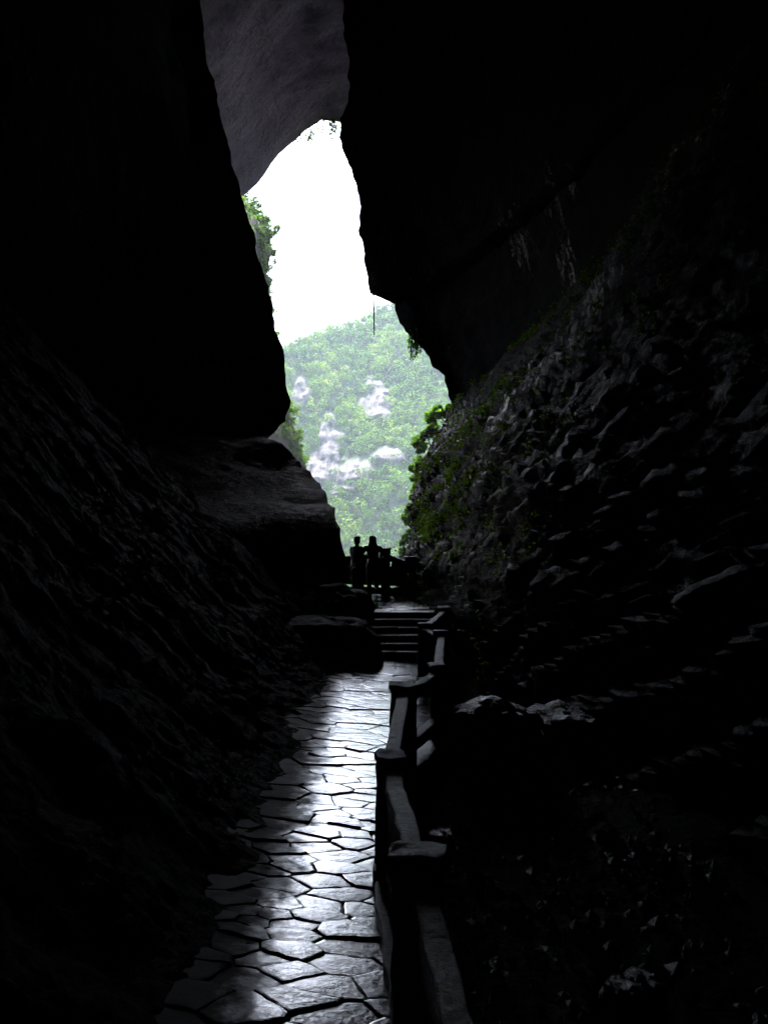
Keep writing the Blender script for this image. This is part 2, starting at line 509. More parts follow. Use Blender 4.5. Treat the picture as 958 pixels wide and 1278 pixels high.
# ------------------------------------------------------------------ ground: cave floor, gorge, and on to the horizon
def ground_z(x, y):
    z = np.interp(y, [-60, 4, 20, 22.2, 28, 34, 60, 110, 380, 1300], [-0.35, -0.3, -0.3, 0.1, 0.3, -1.0, -12, -34, -42, -42])
    return z + np.where((x > 1.0) & (y < 24), 0.0, 0.0)
def build_ground():
    xs = np.concatenate([np.linspace(-900, -40, 30), np.linspace(-36, 36, 180), np.linspace(40, 900, 30)])
    ys = np.concatenate([np.linspace(-60, 0, 20), np.linspace(0.5, 60, 180), np.linspace(64, 420, 50), np.linspace(440, 1300, 30)])
    X, Y = np.meshgrid(xs, ys)
    Pn = np.stack([X.ravel(), Y.ravel(), np.zeros(X.size)], 1)
    z = ground_z(Pn[:, 0], Pn[:, 1])
    near = (Pn[:, 1] < 40) & (np.abs(Pn[:, 0]) < 36)
    rub = np.clip((Pn[:, 0] - 0.9) / 1.5, 0, 1) + np.clip((-2.4 - Pn[:, 0]) / 1.5, 0, 1)
    z = z + np.where(near, fbm(Pn * 0.9, 5, 101, 0.55) * 0.3 * rub + np.clip(Pn[:, 0] - 1.2, 0, 6) * 0.12 * (Pn[:, 1] > 0), fbm(Pn * 0.03, 4, 103) * 4)
    Pn[:, 2] = z
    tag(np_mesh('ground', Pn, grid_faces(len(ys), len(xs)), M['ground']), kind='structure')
build_ground()

# ------------------------------------------------------------------ leaves
def leaf_cloud(centers, radii, counts, size, up=0.35, seed=0, shell=0.55):
    """Leaf-sized quads spread through ellipsoids. centers (n,3), radii (n,3), counts int, size (lo, hi)."""
    r = np.random.default_rng(seed)
    n = len(centers)
    c = np.repeat(np.asarray(centers, float), counts, 0)
    R = np.repeat(np.asarray(radii, float), counts, 0)
    m = len(c)
    d = r.normal(size=(m, 3)); d /= np.linalg.norm(d, axis=1, keepdims=True)
    rad = shell + (1 - shell) * r.random((m, 1))
    lump = 0.75 + 0.35 * vnoise(d * 2.2 + c * 1.7, seed)[:, None]
    p = c + d * R * rad * lump
    nrm = d * 0.6 + r.normal(size=(m, 3)) * 0.55 + np.array([0, 0, up])
    nrm /= np.linalg.norm(nrm, axis=1, keepdims=True)
    a = np.cross(nrm, r.normal(size=(m, 3))); a /= np.linalg.norm(a, axis=1, keepdims=True)
    b = np.cross(nrm, a)
    s = (size[0] + (size[1] - size[0]) * r.random((m, 1)))
    V = np.stack([p - a * s, p - b * s * 0.55 + nrm * s * 0.1, p + a * s, p + b * s * 0.55 + nrm * s * 0.1], 1).reshape(-1, 3)
    Q = np.arange(m * 4).reshape(-1, 4)
    return V, Q

# ------------------------------------------------------------------ hillside across the gorge, with its wood and pale cliffs
def hill_base(x, y):
    yr = 655 + np.where(x < 0, 1.0 * x, 0.5 * x)
    up = -30 + 0.75 * (np.minimum(y, yr) - 420)
    return up - np.clip(y - yr, 0, None) * 0.25
def hill_at(px, row):
    k = (654.0 - row) / F
    y = (345 + EYE) / (0.75 - k)
    return (px - 479.0) / F * y, y
CLIFFS = [(472, 497, 19, 27, 1.0), (376, 497, 12, 20, 0.8), (413, 556, 18, 38, 1.0), (396, 588, 24, 34, 1.0),
          (440, 590, 26, 17, 1.0), (487, 573, 20, 11, 0.9), (425, 608, 22, 12, 0.9)]
def rock_mask(x, y):
    p = np.stack([x, y, x * 0], 1)
    w = fbm(p * 0.09, 5, 200, 0.6) * 0.55 + fbm(p * np.array([0.45, 0.12, 1]), 4, 206, 0.6) * 0.5
    m = np.zeros_like(x)
    for (cx, cy_, rx, ry, s) in CLIFFS:
        X, Y = hill_at(cx, cy_)
        Yt = hill_at(cx, cy_ - ry)[1] - Y
        r = np.sqrt(((x - X) / (rx * Y / F)) ** 2 + ((y - Y) / abs(Yt)) ** 2)
        m = np.maximum(m, np.clip((1.35 - r + w) * 1.1, 0, 1) * s)
    return m
def build_hill():
    xs = np.linspace(-230, 230, 300); ys = np.concatenate([np.linspace(330, 700, 330), np.linspace(710, 900, 20)])
    X, Y = np.meshgrid(xs, ys)
    x, y = X.ravel(), Y.ravel()
    p = np.stack([x, y, x * 0], 1)
    z = hill_base(x, y) + fbm(p * 0.018, 4, 210) * 9 + fbm(p * 0.1, 3, 212) * 1.5
    m = rock_mask(x, y)
    dy = -m * (8 + 5 * fbm(p * np.array([0.3, 0.10, 1]), 5, 215, 0.6, True))
    V = np.stack([x, y + dy, z], 1)
    o = np_mesh('hillside', V, grid_faces(len(ys), len(xs)), M['cliff'])
    a = o.data.attributes.new('rock', 'FLOAT', 'POINT')
    a.data.foreach_set('value', m.astype(np.float32))
    tag(o, kind='structure')
    # wood: crowns standing on the slope
    r = np.random.default_rng(5)
    gx, gy = np.meshgrid(np.arange(-150, 150, 4.6), np.arange(405, 690, 4.0))
    gx = gx.ravel() + r.uniform(-1.7, 1.7, gx.size); gy = gy.ravel() + r.uniform(-1.5, 1.5, gy.size)
    yr = 655 + np.where(gx < 0, gx, 0.5 * gx)
    vis = (gx > -0.115 * gy) & (gx < 0.09 * gy) & (gy < yr + 12)
    keep = vis & (rock_mask(gx, gy) < 0.33 + 0.25 * r.random(gx.size) ** 3)
    gx, gy = gx[keep], gy[keep]
    p = np.stack([gx, gy, gx * 0], 1)
    gz = hill_base(gx, gy) + fbm(p * 0.018, 4, 210) * 9
    h = (2.4 + 4.2 * r.random(len(gx)) ** 1.8) * (1 + 0.25 * fbm(p * 0.05, 2, 220))
    C = np.stack([gx, gy, gz + h * 0.75], 1)
    R = np.stack([h * 0.85, h * 0.85, h * 0.8], 1)
    V, Q = leaf_cloud(C, R, 110, (0.45, 1.0), 0.5, 9, 0.6)
    o = np_mesh('hillside_wood', V, Q, M['forest'], smooth=False)
    tint = np.repeat(np.clip(0.5 + 0.5 * fbm(p * 0.06, 3, 230) + r.normal(size=len(C)) * 0.22, 0, 1), 110)
    a = o.data.attributes.new('tint', 'FLOAT', 'FACE')
    a.data.foreach_set('value', tint.astype(np.float32))
    tag(o, 'dense pale green wood covering the hazy hillside across the gorge', 'wood', kind='stuff')
    return len(C)
print('crowns', build_hill())

# ------------------------------------------------------------------ nearer cliff on the left of the gorge mouth, with shrubs
CL = [(395, 700, 150), (390, 640, 150), (380, 590, 150), (372, 550, 150), (362, 510, 150), (352, 480, 150), (345, 440, 150),
      (338, 395, 150), (336, 350, 151), (338, 315, 152), (330, 285, 153), (318, 258, 155), (303, 243, 158), (285, 236, 162), (255, 232, 168), (200, 230, 175)]
S = resample(CL, 120)
W = np.array([P(a, b, d) for a, b, d in S])
cols = [(60, 60), (25, 22), (9, 9), (3, 3), (0.8, 0.8), (0, 0), (0.6, -1.5), (1.4, -4), (2.6, -8), (4, -13), (6, -19), (9, -26)]
G = np.zeros((120, len(cols), 3))
for k, (ox, oy) in enumerate(cols):
    G[:, k] = W + np.array([-ox, oy, 0])
n = grid_normals(G); n *= np.sign(n[:, :, 0].mean())
Pn = G.reshape(-1, 3)
G += (fbm(Pn * 0.15, 4, 300) * 1.2).reshape(120, -1, 1) * n
M['cliff_dark'] = rock_material('mossy_cliff', (0.05, 0.05, 0.05), (0.14, 0.14, 0.13), 0.15, 0.7, 0.95, moss=(0.05, 0.10, 0.02))
tag(np_mesh('gorge_cliff', G.reshape(-1, 3), grid_faces(120, len(cols)), M['cliff_dark']), kind='structure')
r = np.random.default_rng(31)
idx = [i for i in range(120) if 236 <= S[i, 1] < 420 or 500 < S[i, 1] < 640]
cen, rad = [], []
for i in idx:
    for k in range(9):
        c = G[i, r.integers(3, 10)] + r.normal(size=3) * 0.5
        s = r.uniform(0.5, 1.25)
        cen.append(c); rad.append((s, s, s * 0.9))
V, Q = leaf_cloud(cen, rad, 110, (0.10, 0.24), 0.5, 33, 0.4)
tag(np_mesh('cliff_greenery', V, Q, M['shrub'], smooth=False), 'bright green scrub clinging to the cliff at the gorge mouth', 'scrub', kind='stuff')

def sky_blocker(name, side, line, ztop, seed):  # unseen rock sheets outside the mouth, added to cut sky light in the cave
    ys = np.linspace(66, 330, 90); zs = np.linspace(-40, ztop, 60)
    Y, Z = np.meshgrid(ys, zs, indexing='ij')
    y, z = Y.ravel(), Z.ravel()
    x = line(y) + side * np.clip(z, 0, None) * 0.10
    q = np.stack([x, y, z], 1)
    x = x + side * (1 + fbm(q * 0.05, 5, seed)) * 3.0
    tag(np_mesh(name, np.stack([x, y, z], 1), grid_faces(90, 60), M['cliff_dark']), kind='structure')
sky_blocker('sky_blocker_right', 1, lambda y: 0.095 * y + 3.0, 130, 900)
sky_blocker('sky_blocker_left', -1, lambda y: -0.20 * y - 3.0, 120, 910)

# ------------------------------------------------------------------ paved path: every flagstone its own piece
CAPS = [(522, 1061, 1.0), (487, 941, 1.0), (503, 853, 1.0), (546, 829, 1.0), (550, 787, 1.0), (528, 778, 1.0)]
PT = [PZ(a, b, z) for a, b, z in CAPS]
PT.append(P(553, 757, 20.6))
def clip_poly(poly, nx, ny, d):
    out = []
    for i in range(len(poly)):
        a, b = poly[i], poly[(i + 1) % len(poly)]
        da, db = a[0] * nx + a[1] * ny - d, b[0] * nx + b[1] * ny - d
        if da <= 0:
            out.append(a)
        if da * db < 0:
            t = da / (da - db)
            out.append((a[0] + (b[0] - a[0]) * t, a[1] + (b[1] - a[1]) * t))
    return out
def area(p):
    return 0.5 * sum(p[i][0] * p[(i + 1) % len(p)][1] - p[(i + 1) % len(p)][0] * p[i][1] for i in range(len(p)))
def voronoi(seeds, bounds, stretch):
    """cells of seeds in a plane where y is multiplied by stretch for distance."""
    cells = []
    S = [(x, y * stretch) for x, y in seeds]
    for i, (x, y) in enumerate(S):
        poly = [(bounds[0], bounds[2] * stretch), (bounds[1], bounds[2] * stretch), (bounds[1], bounds[3] * stretch), (bounds[0], bounds[3] * stretch)]
        for j, (u, v) in enumerate(S):
            if j == i: continue
            dx, dy = u - x, v - y
            if dx * dx + dy * dy > 6: continue
            poly = clip_poly(poly, dx, dy, (u * u + v * v - x * x - y * y) / 2)
            if len(poly) < 3: break
        cells.append([(a, b / stretch) for a, b in poly] if len(poly) >= 3 else [])
    return cells
def inset(poly, d):
    p = poly
    n = len(poly)
    for i in range(n):
        a, b = poly[i], poly[(i + 1) % n]
        ex, ey = b[0] - a[0], b[1] - a[1]
        L = math.hypot(ex, ey)
        if L < 1e-5: continue
        nx, ny = ey / L, -ex / L
        p = clip_poly(p, nx, ny, a[0] * nx + a[1] * ny - d)
        if len(p) < 3: return []
    return p
def rough_poly(p, amt, seg=0.06):
    out = []
    n = len(p)
    for i in range(n):
        a, b = p[i], p[(i + 1) % n]
        L = math.hypot(b[0] - a[0], b[1] - a[1])
        k = max(1, int(L / seg))
        for j in range(k):
            t = j / k
            e = 0.5 if j == 0 else 1.0
            x, y = a[0] + (b[0] - a[0]) * t, a[1] + (b[1] - a[1]) * t
            cx = sum(q[0] for q in p) / n; cy_ = sum(q[1] for q in p) / n
            f = random.uniform(0.0, 0.035) if j == 0 else 0.0                      # knocked-off corners
            x += (cx - x) * f + random.uniform(-amt, amt); y += (cy_ - y) * f + random.uniform(-amt, amt)
            out.append((x, y))
    return out
def flagstone(poly, z0, parent, thick=0.07, tilt=0.012, material='paving'):
    p = rough_poly(poly, 0.011)
    n = len(p)
    cx = sum(q[0] for q in p) / n; cy_ = sum(q[1] for q in p) / n
    zt = z0 + random.uniform(-0.010, 0.012)
    tx, ty = random.uniform(-tilt, tilt), random.uniform(-tilt, tilt)
    def zz(x, y):                                   # the paving falls away from the rock on its left
        return zt + (x - cx) * tx + (y - cy_) * ty - (CROSS * x if material == 'paving' else 0.0)
    verts, faces = [], []
    for (s, dz) in ((1.0, -thick), (1.0, -0.012), (0.985, -0.002), (0.9, 0.0), (0.5, 0.001)):
        for (x, y) in p:
            X, Y = cx + (x - cx) * s, cy_ + (y - cy_) * s
            verts.append((X - cx, Y - cy_, zz(X, Y) + dz - z0))
    for k in range(4):
        for i in range(n):
            j = (i + 1) % n
            faces.append((k * n + i, k * n + j, (k + 1) * n + j, (k + 1) * n + i))
    verts.append((0, 0, zz(cx, cy_) + random.uniform(-0.001, 0.002) - z0))
    for i in range(n):
        faces.append((4 * n + i, 4 * n + (i + 1) % n, 5 * n))
    o = mesh_obj('flagstone', verts, faces, M[material], parent, smooth=False)
    o.location = (cx, cy_, z0)
    return o
CROSS = 0.078
def path_right(y):
    return np.interp(y, [0, 3.5, 5.3, 7.4, 10.6, 12.1, 15.9, 17.0, 20.5], [0.45, 0.30, 0.12, -0.02, 0.12, 0.55, 0.80, 0.62, 0.9])
def path_left(y):
    return np.interp(y, [0, 5, 10, 14, 18, 21], [-1.25, -1.2, -1.2, -1.3, -0.95, -0.4])
_ys = np.linspace(2.2, 21, 40)
path = mesh_obj('path', [(path_left(v) - 0.5, v, -0.022 - CROSS * (path_left(v) - 0.5)) for v in _ys] + [(path_right(v) + 0.02, v, -0.022 - CROSS * (path_right(v) + 0.02)) for v in _ys],
                [(i, 40 + i, 41 + i, i + 1) for i in range(39)], M['mortar'])
tag(path, kind='structure')
seeds = []
tries = 0
while tries < 9000:                                   # uneven spacing: big slabs with small fillers between
    tries += 1
    x, y = random.uniform(-2.4, 1.2), random.uniform(2.6, 20.3)
    if x > path_right(y) + 0.4 or x < path_left(y) - 0.4: continue
    big = 0.5 + 0.5 * math.sin(x * 3.1 + 1.7 * math.sin(y * 1.3)) * math.sin(y * 2.3 + x)
    rmin = (0.17 + 0.31 * big) * (0.85 if y < 9 else 1.0 if y < 12 else 1.12)
    if all((x - u) ** 2 + ((y - v) * 1.5) ** 2 > ((rmin + w) / 2) ** 2 for u, v, w in seeds):
        seeds.append((x, y, rmin))
seeds = [(u, v) for u, v, w in seeds]
cells = voronoi(seeds, (-2.7, 1.3, 2.4, 20.4), 1.5)
nst = 0
for (sx, sy), c in zip(seeds, cells):
    if len(c) < 3: continue
    if area(c) < 0: c = c[::-1]
    cx = sum(q[0] for q in c) / len(c); cyy = sum(q[1] for q in c) / len(c)
    if cx > path_right(cyy) + 0.3 or cx < path_left(cyy) - 0.4: continue
    c = clip_poly(c, 1, 0, float(path_right(cyy)) + 0.03)
    if len(c) < 3: continue
    c = inset(c, random.choice((0.0008, 0.0015, 0.003, 0.005)))
    if len(c) < 3 or area(c) < 0.012: continue
    flagstone(c, 0.0, path)
    nst += 1
print('flagstones', nst)

def build_bank():
    ys = np.linspace(0.5, 23, 300); us = np.linspace(0, 1, 110) ** 1.8 * 9
    Y, U = np.meshgrid(ys, us, indexing='ij')
    y, u = Y.ravel(), U.ravel()
    q = np.stack([u, y, u * 0], 1)
    x = path_left(y) + 0.22 + 0.16 * fbm(q * np.array([0, 2.2, 1]), 3, 600) - u
    z = -0.03 - CROSS * (path_left(y) + 0.2) + 0.55 * u ** 1.25 * (0.6 + 0.4 * np.tanh(u)) + fbm(q * 1.4, 5, 605, 0.55) * 0.28 * np.tanh(u * 2.2) + fbm(q * 7, 4, 607, 0.6, True) * 0.05 * np.tanh(u * 5)
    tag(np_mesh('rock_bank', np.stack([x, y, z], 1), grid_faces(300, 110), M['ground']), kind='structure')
build_bank()

# lower paved yard outside the railing, glimpsed between the posts
yard = mesh_obj('side_path', [(0.2, 9.2, -0.315), (0.8, 9.2, -0.315), (0.9, 13.2, -0.315), (0.2, 13.2, -0.315)], [(0, 1, 2, 3)], M['mortar'])
tag(yard, kind='structure')
seeds2 = []
y = 8.4
while y < 19:
    x = 0.25 + random.uniform(0, 0.3)
    while x < 2.2:
        seeds2.append((x, y + random.uniform(-0.1, 0.1))); x += random.uniform(0.35, 0.7)
    y += random.uniform(0.32, 0.5)
for c in voronoi(seeds2, (0.2, 2.2, 8.2, 19.2), 1.2):
    if len(c) < 3: continue
    if area(c) < 0: c = c[::-1]
    cx = sum(q[0] for q in c) / len(c); cyy = sum(q[1] for q in c) / len(c)
    c = inset(c, 0.012)
    if len(c) < 3 or area(c) < 0.012 or cx < path_right(cyy) + 0.1 or cx > 0.66 or cyy < 9.3 or cyy > 13: continue
    flagstone(c, -0.255, yard, material='landing')

# ------------------------------------------------------------------ stone blocks
def block(name, size, material, parent=None, bevel=0.012, jitter=0.006, cuts=3, seed=0, taper=1.0):
    """Hewn stone block, base at z = 0, rounded arrises and uneven faces."""
    bm = bmesh.new()
    bmesh.ops.create_cube(bm, size=1.0)
    for v in bm.verts:
        k = taper if v.co.z > 0 else 1.0
        v.co = Vector((v.co.x * size[0] * k, v.co.y * size[1] * k, (v.co.z + 0.5) * size[2]))
    bmesh.ops.bevel(bm, geom=list(bm.edges), offset=bevel, segments=2, affect='EDGES', profile=0.6)
    L = max(size)
    long_edges = [e for e in bm.edges if e.calc_length() > L * 0.35]
    bmesh.ops.subdivide_edges(bm, edges=long_edges, cuts=cuts, use_grid_fill=True)
    co = np.array([v.co for v in bm.verts])
    d = np.stack([fbm(co * 7 + 31 * seed, 3, 400 + seed), fbm(co * 7 + 17 * seed, 3, 420 + seed), fbm(co * 7 + 5 * seed, 3, 440 + seed)], 1)
    for v, dd in zip(bm.verts, d):
        v.co += Vector(dd) * jitter * 2.0
    me = bpy.data.meshes.new(name)
    bm.to_mesh(me); bm.free()
    me.materials.append(material)
    me.polygons.foreach_set('use_smooth', [True] * len(me.polygons))
    return link(bpy.data.objects.new(name, me), parent)

def beam(name, a, b, w, h, parent, seed, material=None):
    """Rectangular stone rail from a to b (centre of the top face runs a -> b)."""
    a, b = Vector(a), Vector(b)
    L = (b - a).length
    o = block(name, (w, L, h), material or M['post'], parent, 0.018, 0.012, 8, seed)
    mid = (a + b) / 2
    d = (b - a).normalized()
    yaw = math.atan2(-d.x, d.y)
    pit = math.asin(d.z)
    o.rotation_euler = (pit, 0, yaw)
    o.location = mid - Vector((0, 0, h))
    return o

# railing beside the path
railing = empty('stone_railing', (PT[2].x, PT[2].y, 0))
tag(railing, 'zigzag stone railing with flat capped posts along the wet flagstone path', 'railing')
def rel(o, root):
    o.location = Vector(o.location) - root.location
    return o
posts = [Vector((0.36, 2.9, 0.86))] + PT
for i, p in enumerate(posts):
    z0 = -0.3 if i != 7 else 0.0
    nxt = posts[min(i + 1, len(posts) - 1)]; prv = posts[max(i - 1, 0)]
    capw = [0.28, 0.30, 0.235, 0.30, 0.23, 0.24, 0.21, 0.26][i]
    dr = random.uniform(-0.12, 0.12)
    po = block('post', (capw * 0.86, 0.2, p.z - 0.075 - z0), M['post'], railing, 0.018, 0.013, 6, i)
    po.location = (p.x, p.y, z0); po.rotation_euler.z = dr; rel(po, railing)
    cp = block('cap', (capw, 0.27, 0.075), M['post'], po, 0.022, 0.017, 5, 20 + i)
    cp.location = (0, 0, p.z - 0.075 - z0 + 0.003)
for i in range(len(posts) - 1):
    a, b = posts[i], posts[i + 1]
    d = (b - a).normalized()
    da = 0.10
    drop = 0.085 if i else 0.16
    a2, b2 = a + d * da - Vector((0, 0, drop)), b - d * da - Vector((0, 0, 0.085))
    rel(beam('rail', a2, b2, 0.125, 0.15, railing, 40 + i), railing)
    zb = 0.36
    rel(beam('lower_rail', (a2.x, a2.y, zb), (b2.x, b2.y, zb + max(0, b.z - 1.0) * 0.5), 0.13, 0.14, railing, 60 + i), railing)
    # kerb stones the rail stands on
    rel(beam('kerb_stone', (a2.x, a2.y, 0.10), (b2.x, b2.y, 0.10 + max(0, b.z - 1.0) * 0.5), 0.26, 0.42, railing, 80 + i, M['step']), railing)
    # upright panel slabs under the rail, leaving a gap next to the posts
    if i in (0, 1, 2, 4, 5, 6):
        m1, m2 = a2.lerp(b2, 0.0), b2.lerp(a2, 0.0)
        rel(beam('panel', (m1.x, m1.y, a2.z - 0.14), (m2.x, m2.y, b2.z - 0.14), 0.075, 0.64, railing, 100 + i), railing)

# ------------------------------------------------------------------ steps up to the landing
steps = empty('stone_steps', (0.1, 20.0, 0))
tag(steps, 'wet stone steps rising from the flagstone path to the landing', 'steps')
LZ = 0.78
for k in range(6):
    z = LZ / 6 * (k + 1)
    x0, x1 = -0.9, 0.95 + 0.03 * k
    xm = random.uniform(-0.25, 0.3)
    for (u, v) in ((x0, xm - 0.006), (xm + 0.006, x1)):
        o = block('step_slab', (v - u, 0.42, 0.16), M['step'], steps, 0.016, 0.006, 3, 130 + k)
        o.location = ((u + v) / 2 - 0.1, 0.34 * k + 0.21 + random.uniform(-0.012, 0.012), z - 0.16 + random.uniform(-0.004, 0.004))
landing = mesh_obj('landing', [(-3.4, 22.05, LZ - 0.05), (1.7, 22.05, LZ - 0.05), (1.9, 27.4, LZ - 0.05), (-3.4, 27.4, LZ - 0.05),
                               (-3.4, 22.05, -0.6), (1.7, 22.05, -0.6), (1.9, 27.4, -0.6), (-3.4, 27.4, -0.6)],
                   [(0, 1, 2, 3), (4, 5, 1, 0), (5, 6, 2, 1), (6, 7, 3, 2), (7, 4, 0, 3)], M['mortar'])
tag(landing, kind='structure')
seeds3 = []
y = 22.1
while y < 27.2:
    x = -2.6 + random.uniform(0, 0.4)
    while x < 1.6:
        seeds3.append((x, y + random.uniform(-0.1, 0.1))); x += random.uniform(0.5, 1.0)
    y += random.uniform(0.4, 0.6)
for c in voronoi(seeds3, (-2.8, 1.65, 22.08, 27.2), 1.2):
    if len(c) < 3: continue
    if area(c) < 0: c = c[::-1]
    c = inset(c, 0.012)
    if len(c) < 3 or area(c) < 0.012: continue
    flagstone(c, LZ, landing, material='landing')
# the landing falls slightly towards the steps
_pv = Vector((0, 22.05, LZ))
landing.matrix_world = Matrix.Translation(_pv) @ Matrix.Rotation(math.radians(1.8), 4, 'X') @ Matrix.Translation(-_pv)

# railing round the far side of the landing
fr = empty('landing_railing', (P(512, 700, 25.5).x, 25.5, LZ))
tag(fr, 'dark stone parapet railing climbing along the outer edge of the landing', 'railing')
FP = [P(557, 703, 24.6), P(512, 699, 25.6), P(481, 688, 26.0), P(448, 690, 26.3), P(410, 694, 26.6)]
for i, p in enumerate(FP):
    o = block('post', (0.25, 0.22, p.z + 0.03 - (LZ - 0.1)), M['post'], fr, 0.014, 0.006, 4, 150 + i)
    o.location = (p.x, p.y, LZ - 0.1); rel(o, fr)
    c = block('cap', (0.29, 0.26, 0.06), M['post'], o, 0.014, 0.008, 3, 160 + i)
    c.location = (0, 0, p.z + 0.03 - (LZ - 0.1) + 0.002)
for i in range(4):
    a, b = FP[i], FP[i + 1]
    d = (b - a).normalized()
    dz = Vector((0, 0, 0.06 if i else 0.03))
    a2, b2 = a + d * 0.07 - dz, b - d * 0.07 - dz
    rel(beam('rail', a2, b2, 0.15, 0.16, fr, 170 + i), fr)
    zb = LZ + 0.46
    zc = LZ + 0.46
    rel(beam('lower_rail', (a2.x, a2.y, zb), (b2.x, b2.y, zc), 0.13, 0.14, fr, 180 + i), fr)
    if i:
        nsl = 2
        for q in range(nsl):                       # slabs from the lower rail up to under the top rail
            u, v = a2.lerp(b2, q / nsl + 0.004), a2.lerp(b2, (q + 1) / nsl - 0.004)
            h = (u.z + v.z) / 2 - 0.13 - (LZ + 0.45)
            rel(beam('panel', (u.x, u.y, LZ + 0.45 + h + (u.z - v.z) * 0.5), (v.x, v.y, LZ + 0.45 + h + (v.z - u.z) * 0.5), 0.08, h + 0.06, fr, 190 + i * 3 + q), fr)
    rel(beam('kerb_stone', (a2.x, a2.y, LZ + 0.27), (b2.x, b2.y, LZ + 0.27), 0.2, 0.3, fr, 200 + i, M['step']), fr)
# handrail dropping away on the far right of the corner post
e0, e1 = FP[0] + Vector((0.1, -0.05, -0.08)), P(585, 752, 22.8)
tr_ = empty('side_railing', (e1.x, e1.y, 0.2))
tag(tr_, 'short sloping stone handrail running down from the landing corner', 'railing')
rel(beam('rail', e0 + Vector((0.06, -0.03, 0)), e1 - Vector((0, 0, 0.08)), 0.13, 0.15, tr_, 210), tr_)
o = block('post', (0.22, 0.2, e1.z - 0.0), M['post'], tr_, 0.012, 0.006, 4, 211); o.location = (e1.x, e1.y, 0.0); rel(o, tr_)
c = block('cap', (0.26, 0.25, 0.06), M['post'], o, 0.014, 0.008, 3, 212); c.location = (0, 0, e1.z + 0.002)

# ------------------------------------------------------------------ boulders
def boulder(loc, size, seed, label, rz=0.0, amp=0.28, strat=0.05, name='boulder', sub=4, material=None):
    bm = bmesh.new()
    bmesh.ops.create_icosphere(bm, subdivisions=sub, radius=1.0)
    co = np.array([v.co for v in bm.verts])
    # squarish block
    k = np.max(np.abs(co), axis=1, keepdims=True)
    co = co * (0.55 + 0.45 / k ** 0.8)
    d = fbm(co * 1.3 + seed * 3.1, 5, 500 + seed) * amp + fbm(co * 4 + seed, 3, 520 + seed, 0.5, True) * amp * 0.22
    c = (co[:, 2] * 0.9 + co[:, 0] * 0.35 + fbm(co * 1.2, 2, 540 + seed) * 0.25) * 5.0
    d = d + ((c % 1.0) - 0.5) * strat
    co = co * (1 + d[:, None])
    co = co * np.array(size)
    for v, q in zip(bm.verts, co):
        v.co = q
    me = bpy.data.meshes.new(name)
    bm.to_mesh(me); bm.free()
    me.materials.append(material or M['boulder'])
    o = link(bpy.data.objects.new(name, me))
    o.location = loc
    o.rotation_euler.z = rz
    return tag(o, label, 'boulder')
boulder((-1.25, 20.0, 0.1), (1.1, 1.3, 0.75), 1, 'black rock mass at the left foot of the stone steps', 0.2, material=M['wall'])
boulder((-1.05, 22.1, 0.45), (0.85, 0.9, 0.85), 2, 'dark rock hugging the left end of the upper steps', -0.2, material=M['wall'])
boulder((1.25, 11.6, 0.08), (0.5, 0.6, 0.56), 3, 'large wet layered boulder glinting beside the zigzag railing', 0.5, 0.22, 0.10)
boulder((2.25, 12.4, 0.0), (0.55, 0.6, 0.42), 4, 'low wet rock against the large layered boulder', 0.1, 0.25, 0.1)
boulder((1.5, 6.0, -0.22), (0.15, 0.2, 0.2), 6, 'small upright wet rock in the rubble by the near rail', 0.3, 0.3, 0.1)
def rubble(n=2600):
    r = np.random.default_rng(88)
    base = np.array([(1, 0, 0), (-1, 0, 0), (0, 1, 0), (0, -1, 0), (0, 0, 1), (0, 0, -1)], float)
    tri = np.array([(0, 2, 4), (2, 1, 4), (1, 3, 4), (3, 0, 4), (2, 0, 5), (1, 2, 5), (3, 1, 5), (0, 3, 5)])
    y = r.uniform(3.2, 14, n); x = path_right(y) + 0.25 + r.random(n) ** 1.2 * 2.4
    s_ = 0.015 + 0.06 * r.random(n) ** 3
    zb = -0.3 + np.clip(x - 1.2, 0, 6) * 0.12
    V = base[None] * (0.6 + 0.8 * r.random((n, 6, 1))) * s_[:, None, None] * r.uniform(0.5, 1.3, (n, 1, 3))
    th = r.uniform(0, 6.28, n); c, s2 = np.cos(th)[:, None], np.sin(th)[:, None]
    X = V[:, :, 0] * c - V[:, :, 1] * s2; Y = V[:, :, 0] * s2 + V[:, :, 1] * c
    V = np.stack([X + x[:, None], Y + y[:, None], V[:, :, 2] + zb[:, None] + r.uniform(0.0, 0.09, n)[:, None]], 2).reshape(-1, 3)
    Q = (tri[None] + 6 * np.arange(n)[:, None, None]).reshape(-1, 3)
    tag(np_mesh('rubble', V, Q, M['boulder'], smooth=False), 'dark wet rubble scattered on the ground outside the zigzag railing', 'rubble', kind='stuff')
rubble()

# terraces of rough slabs to the right of the landing
terr = empty('rock_terrace', (2.3, 22.5, 0))
tag(terr, 'low terrace of dark rock slabs with wet edges right of the landing', 'terrace')
for k, (pa, pb, row, D, h) in enumerate([(583, 640, 746, 22.6, 0.42), (578, 632, 771, 20.6, 0.36)]):
    a, b = P(pa, row, D), P(pb, row, D)
    o = block('slab', (b.x - a.x, 1.3, h + 0.5), M['boulder'], terr, 0.04, 0.05, 6, 220 + k)
    o.location = ((a.x + b.x) / 2, D + 0.65, a.z - h - 0.5); rel(o, terr)

